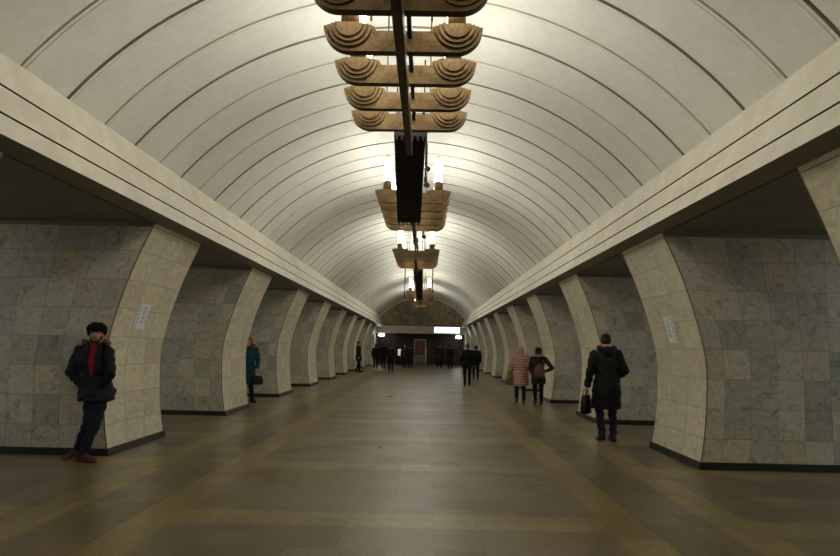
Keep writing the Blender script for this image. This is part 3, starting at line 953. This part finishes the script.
    if hair and hood != 'up':
        kind, hmat = hair
        if not headgear:
            ellipsoid(bm, hp(0, .022, .047), (.085, .098, .090), HM)
        ellipsoid(bm, hp(0, .045, .0), (.080, .075, .082), HM)
        for s in (-1, 1): capsule(bm, hp(s*.072, .0, .04), hp(s*.070, .03, -.02), .016, .016, 8)
        if kind == 'long':
            for s in (-1, 1): capsule(bm, hp(s*.072, .01, .03), hp(s*.075, .02, -.13), .030, .034, 8)
            capsule(bm, hp(0, .07, .0), hp(0, .06, -.14), .065, .06)
        link('hair', union(bm, min(detail, .012), 1), hmat, p)
    else:
        bm.free()
    if near:
        for s in (-1, 1):
            bm = bmesh.new(); ellipsoid(bm, hp(s*.031, -.0775, .012), (.013, .010, .0075), HM, 12, 7)
            o = obj('eye', bm, M['eye_white'], p, True)
            bm = bmesh.new(); ellipsoid(bm, hp(s*.031, -.0865, .012), (.006, .0035, .006), HM, 10, 5); obj('iris', bm, M['black_metal'], o, True)
            bm = bmesh.new(); capsule(bm, hp(s*.017, -.090, .031), hp(s*.050, -.080, .033), .0055, .004, 8); obj('eyebrow', bm, M['hair_dark'], p, True)
        bm = bmesh.new(); capsule(bm, hp(-.020, -.0925, -.055), hp(.020, -.0925, -.055), .0055, .0055, 8); capsule(bm, hp(-.013, -.0935, -.0635), hp(.013, -.0935, -.0635), .006, .006, 8)
        obj('lips', bm, M['lip'], p, True)
    return p, j, sc, hp

M['skin'] = cloth('skin', (196, 146, 116), 0.5, 0.06, 10, 0.4)
M['skin_shade'] = cloth('skin_tan', (186, 134, 102), 0.5, 0.06, 10, 0.4)
M['eye_white'] = simple('eye_white', (214, 208, 198), 0.3)
M['lip'] = simple('lip', (150, 88, 76), 0.5)
M['hair_dark'] = cloth('dark_hair', (30, 22, 17), 0.7, 0.3, 90)
M['hair_brown'] = cloth('brown_hair', (60, 42, 28), 0.7, 0.3, 90)
M['hair_red'] = cloth('auburn_hair', (128, 48, 26), 0.7, 0.3, 90)
M['hair_grey'] = cloth('grey_hair', (104, 84, 66), 0.7, 0.3, 90)
M['black_cloth'] = cloth('black_cloth', (14, 14, 17), 0.85)
M['black_coat'] = cloth('black_quilted_cloth', (13, 14, 17), 0.7)
M['navy'] = cloth('navy_denim', (24, 27, 42), 0.85, 0.3, 70)
M['teal'] = cloth('teal_wool', (20, 62, 74), 0.85)
M['pink'] = cloth('pink_quilted_cloth', (186, 146, 136), 0.6, 0.12)
t = NT('pink_quilt', 0.6); co = t.coord(); nz = t.noise(co, 30, 5)
sp = t.n('ShaderNodeSeparateXYZ', i_0=co)
sm = t.math('ABSOLUTE', t.math('SUBTRACT', t.math('FRACT', t.math('ADD', t.math('DIVIDE', sp.outputs[2], 0.085), 0.5)), 0.5))
c = t.ramp(nz, [(0.3, srgb(176, 134, 124)), (0.7, srgb(204, 164, 152))])
t.base(t.mix(t.math('LESS_THAN', sm, 0.13), c, srgb(146, 104, 97)))
M['pink'] = t.m
M['olive'] = cloth('dark_olive_wool', (50, 46, 36), 0.9)
M['red'] = cloth('red_knit', (126, 20, 24), 0.85, 0.2)
M['fur_hat'] = cloth('black_fur', (18, 16, 15), 0.95, 0.5, 120)
M['fur_tan'] = cloth('tan_fur', (112, 98, 70), 0.95, 0.5, 120)
M['fur_pale'] = cloth('pale_fur', (168, 158, 138), 0.95, 0.3, 120)
M['brown_leather'] = cloth('brown_leather', (70, 38, 26), 0.5, 0.25)
M['black_leather'] = cloth('black_leather', (16, 15, 15), 0.45, 0.25)
M['rust_leather'] = cloth('rust_leather', (98, 62, 48), 0.5, 0.25)
M['grey_coat'] = cloth('charcoal_wool', (26, 27, 34), 0.9)
M['maroon'] = cloth('maroon_wool', (64, 30, 32), 0.9)

# man in fur hat leaning at the nearest left pillar
p, j, sc, hp = person('man in black fur hat and black jacket over red shirt leaning at the left pillar', -3.97, 8.08, 0, 1.70,
    J=dict(ankL=(-.13, .16, .13), toeL=(-.20, .05, .05), kneeL=(.04, .06, .50), hipL=(-.04, .22, .90),
           ankR=(.02, .0, .09), toeR=(.20, -.07, .04), kneeR=(.15, .03, .50), hipR=(.14, .20, .90),
           pel=(.02, .21, .95), waist=(-.01, .21, 1.08), chest=(-.03, .21, 1.27), shL=(-.23, .23, 1.41), shR=(.16, .19, 1.40),
           neck=(-.02, .19, 1.48), head=(.01, .15, 1.615), elL=(-.30, .16, 1.12), elR=(.26, .10, 1.11),
           wrL=(-.10, .10, .955), wrR=(.15, .09, .95)),
    coat=M['black_coat'], legs=M['navy'], shoes=M['brown_leather'], skin=M['skin_shade'], hair=('short', M['hair_dark']),
    detail=0.012, hem=.76, girth=1.16, headgear=('fur', M['fur_hat']), hood='down', collar=M['fur_tan'], hands=(0, 0), look=(.25, -1, .03),
    shirt=M['red'], tilt=-.05, palms=((0, 0, -1), (0, 0, -1)))
bm = bmesh.new()
for s in (-1, 1): capsule(bm, hp(s*.064, -.022, -.035), hp(s*.040, -.060, -.088), .015, .018, 8)
capsule(bm, hp(-.035, -.066, -.092), hp(.035, -.066, -.092), .020, .020, 8); capsule(bm, hp(-.024, -.092, -.041), hp(.024, -.092, -.041), .007, .007, 8)
link('beard', union(bm, .008, 1), M['hair_dark'], p)

# man walking away on the right, with a bag
p, j, sc, hp = person('man in long black coat walking away beside the nearest right pillar, carrying a dark bag', 3.33, 10.9, PI, 1.80,
    J=dict(kneeL=(-.10, -.06, .50), ankL=(-.095, .0, .09), toeL=(-.10, -.17, .04), kneeR=(.10, -.10, .49), ankR=(.10, .06, .12), toeR=(.11, -.10, .04),
           chest=(0, -.03, 1.29), shL=(-.185, -.03, 1.42), shR=(.19, -.03, 1.40), neck=(-.01, -.05, 1.50), head=(-.02, -.12, 1.61),
           elL=(-.285, .05, 1.14), wrL=(-.21, -.16, 1.02), elR=(.27, .03, 1.14), wrR=(.31, -.02, .885)),
    coat=M['black_coat'], legs=M['navy'], shoes=M['black_leather'], skin=M['skin'], hair=('short', M['hair_dark']), detail=0.013,
    hem=.52, girth=1.10, hood='down', puff=0.006, hands=(0, 1), look=(0, -1, -.35), curl=(.5, .9), palms=((0, 0, -1), (0, -1, 0)), flare=1.05)
def bag(name, label, cat, loc, rz, w, h, d, m, strap=0.16, tilt=0.0, wstrap=0.30):
    t = thing(name, label, cat, loc, rz)          # origin at the hand, bag hangs below
    bm = bmesh.new()
    z1 = -strap; z0 = z1 - h
    rs = []
    for f, k in ((0, .86), (.06, .97), (.5, 1.0), (.9, .82), (1.0, .7)):
        z = z0 + h*f; kk = 1.0 if f < .6 else (1.25 - f*.5)
        rs.append([V(w/2*k*(abs(math.cos(2*PI*i/20))**.5)*(1 if math.cos(2*PI*i/20) > 0 else -1) + tilt*(z - z1),
                     d/2*kk*(abs(math.sin(2*PI*i/20))**.6)*(1 if math.sin(2*PI*i/20) > 0 else -1), z) for i in range(20)])
    rings(bm, rs)
    bmesh.ops.recalc_face_normals(bm, faces=bm.faces[:])
    obj('bag_body', bm, m, t, True)
    for s in (-1, 1):
        bm = bmesh.new()
        pr = None
        for i in range(13):
            a = PI*i/12
            q = V(w*wstrap*math.cos(a), s*d*.22*math.sin(a)**.3 if 0 < a < PI else s*d*.22, z1 - .02 + (strap + .015)*math.sin(a))
            if pr is not None: capsule(bm, pr, q, .007, .007, 6)
            pr = q
        obj('handle', bm, m, t, True)
    return t
def at(p_xy, rz, sc, local):
    q = Matrix.Rotation(rz, 3, 'Z') @ (Vector(local)*sc)
    return (p_xy[0]+q.x, p_xy[1]+q.y, q.z)
bag('handbag', 'dark bag held low by the man in the long black coat', 'bag', at((3.33, 10.9), PI, 1.80/1.75, (.335, -.03, .83)), R(60), .36, .30, .12, M['black_leather'], .10)

# the two women walking away on the right
p, j, sc, hp = person('woman in pink quilted coat with hood up walking away on the right', 2.90, 17.8, PI, 1.58, walk=-.35,
    coat=M['pink'], legs=M['navy'], shoes=M['rust_leather'], skin=M['skin'], hair=None, detail=0.013, hem=.56, girth=1.10, hood='up', puff=0.022,
    J=dict(elR=(.29, .02, 1.14), wrR=(.28, -.06, .95), elL=(-.26, .02, 1.15), wrL=(-.22, -.14, .98)), curl=(.6, .9), flare=1.08)
t = bag('shopping_bag', 'yellow green and grey bag hanging at the side of the woman in pink', 'bag', at((2.90, 17.8), PI, 1.58/1.75, (.33, -.04, 1.06)), R(75), .34, .36, .14,
    simple('lime_cloth', (120, 128, 40), 0.7), .06)
bm = bmesh.new(); box(bm, -.17, .17, -.082, .082, -.44, -.24, bevel=.03)
obj('grey_panel', bm, simple('grey_print', (88, 88, 76), 0.7), t)
p, j, sc, hp = person('woman in dark hat and olive coat with rucksack, elbow out', 3.36, 17.6, PI, 1.54, walk=.3,
    coat=M['olive'], legs=M['black_cloth'], shoes=M['brown_leather'], skin=M['skin'], hair=('long', M['hair_brown']), detail=0.018, hem=.66, girth=1.02,
    headgear=('beanie', M['fur_hat']), collar=M['fur_pale'],
    J=dict(elL=(-.43, .02, 1.14), wrL=(-.24, -.08, 1.04), elR=(.25, .0, 1.15), wrR=(.20, -.14, .98)), hands=(0, 0), flare=1.1)
t = thing('rucksack', 'brown rucksack with grey mesh worn by the woman in the olive coat', 'bag', at((3.36, 17.6), PI, 1.54/1.75, (.0, .20, 1.00)), 0)
bm = bmesh.new(); ellipsoid(bm, (0, -.02, .02), (.15, .085, .20), None, 20, 12); ellipsoid(bm, (0, -.02, .11), (.11, .075, .12)); ellipsoid(bm, (0, -.02, -.08), (.15, .09, .10))
link('sack', union(bm, .012, 1), M['rust_leather'], t)
bm = bmesh.new(); ellipsoid(bm, (0, -.10, -.05), (.11, .045, .09)); obj('front_pocket', bm, cloth('rucksack_pocket', (92, 74, 62)), t, True)
for s in (-1, 1):
    bm = bmesh.new(); pr = None
    for q in ((.09, -.0, .17), (.11, .03, .29), (.12, .14, .345)):
        q = V(s*q[0], q[1], q[2])
        if pr is not None: capsule(bm, pr, q, .017, .017, 8)
        pr = q
    obj('strap', bm, M['brown_leather'], t, True)

# woman in teal coat in the second passage on the left
p, j, sc, hp = person('woman with auburn hair in long teal coat standing beyond the second left pillar', -4.26, 16.5, R(12), 1.66,
    J=dict(ankR=(.15, .02, .09), toeR=(.23, -.11, .04), kneeR=(.10, -.02, .49), wrR=(.25, -.12, .93), elR=(.27, .0, 1.16)),
    coat=M['teal'], legs=M['black_cloth'], shoes=M['black_leather'], skin=M['skin_shade'], hair=('long', M['hair_red']), detail=0.017, hem=.50, girth=1.02,
    collar=M['fur_tan'], look=(-.1, -1, 0), curl=(.5, .9), flare=1.08)
bag('handbag', 'black handbag held by the woman in the teal coat', 'bag', at((-4.26, 16.5), R(12), 1.66/1.75, (.27, -.15, .85)), R(12), .30, .22, .12, M['black_leather'], .12)

# people farther down the hall
def far(label, x, y, rz, h, **k):
    k.setdefault('coat', M['black_cloth']); k.setdefault('legs', M['black_cloth']); k.setdefault('shoes', M['black_leather'])
    k.setdefault('skin', M['skin']); k.setdefault('hair', ('short', M['hair_dark'])); k.setdefault('detail', .022); k.setdefault('girth', 1.05)
    return person(label, x, y, rz, h, **k)
far('man in black coat holding a white bag, by the far left pillars', -3.50, 36.6, R(95), 1.74, walk=.5, hem=.66)
bag('shopping_bag', 'small white bag held by the man near the far left pillars', 'bag', (-3.74, 36.3, .80), R(10), .34, .34, .14, simple('white_bag', (178, 178, 182), .7), .1)
far('man in black walking away, nearer of the pair right of the far door', 1.93, 25.2, PI, 1.67, walk=.55, hem=.80, girth=1.15, hair=('short', M['hair_grey']))
far('person in dark jacket just right of the black-clad man walking away', 2.72, 31.0, PI, 1.62, walk=-.5, hem=.78, hair=('short', M['hair_brown']))
bag('shopping_bag', 'small white bag beside the person in dark jacket on the right', 'bag', (3.02, 30.8, .92), R(90), .24, .28, .12, simple('pale_bag', (150, 150, 140), .7), .1)
far('person in black coat, leftmost of the group before the far opening', -2.98, 42.6, PI, 1.62, walk=.4, hem=.66)
far('person in dark coat, second from the left in the far group', -2.52, 43.4, R(170), 1.72, walk=-.4, hem=.72)
far('person in charcoal coat, nearest of the far group at left', -1.72, 37.8, PI, 1.60, walk=.4, hem=.64, coat=M['grey_coat'], hair=('short', M['hair_brown']))
far('person in maroon coat left of the far glass door', -1.20, 46.6, R(0), 1.66, walk=.4, hem=.70, coat=M['maroon'], hair=('long', M['hair_brown']))
far('person in black coat just left of the far glass door', -0.78, 45.8, R(180), 1.60, walk=-.4, hem=.62)
far('man in dark navy coat right of the far glass door', 1.30, 45.2, PI, 1.76, walk=.4, hem=.66, girth=1.15, coat=M['grey_coat'])
far('woman in black coat between the dark navy man and the right pillars', 2.02, 45.0, PI, 1.66, walk=-.4, hem=.60, girth=1.1)
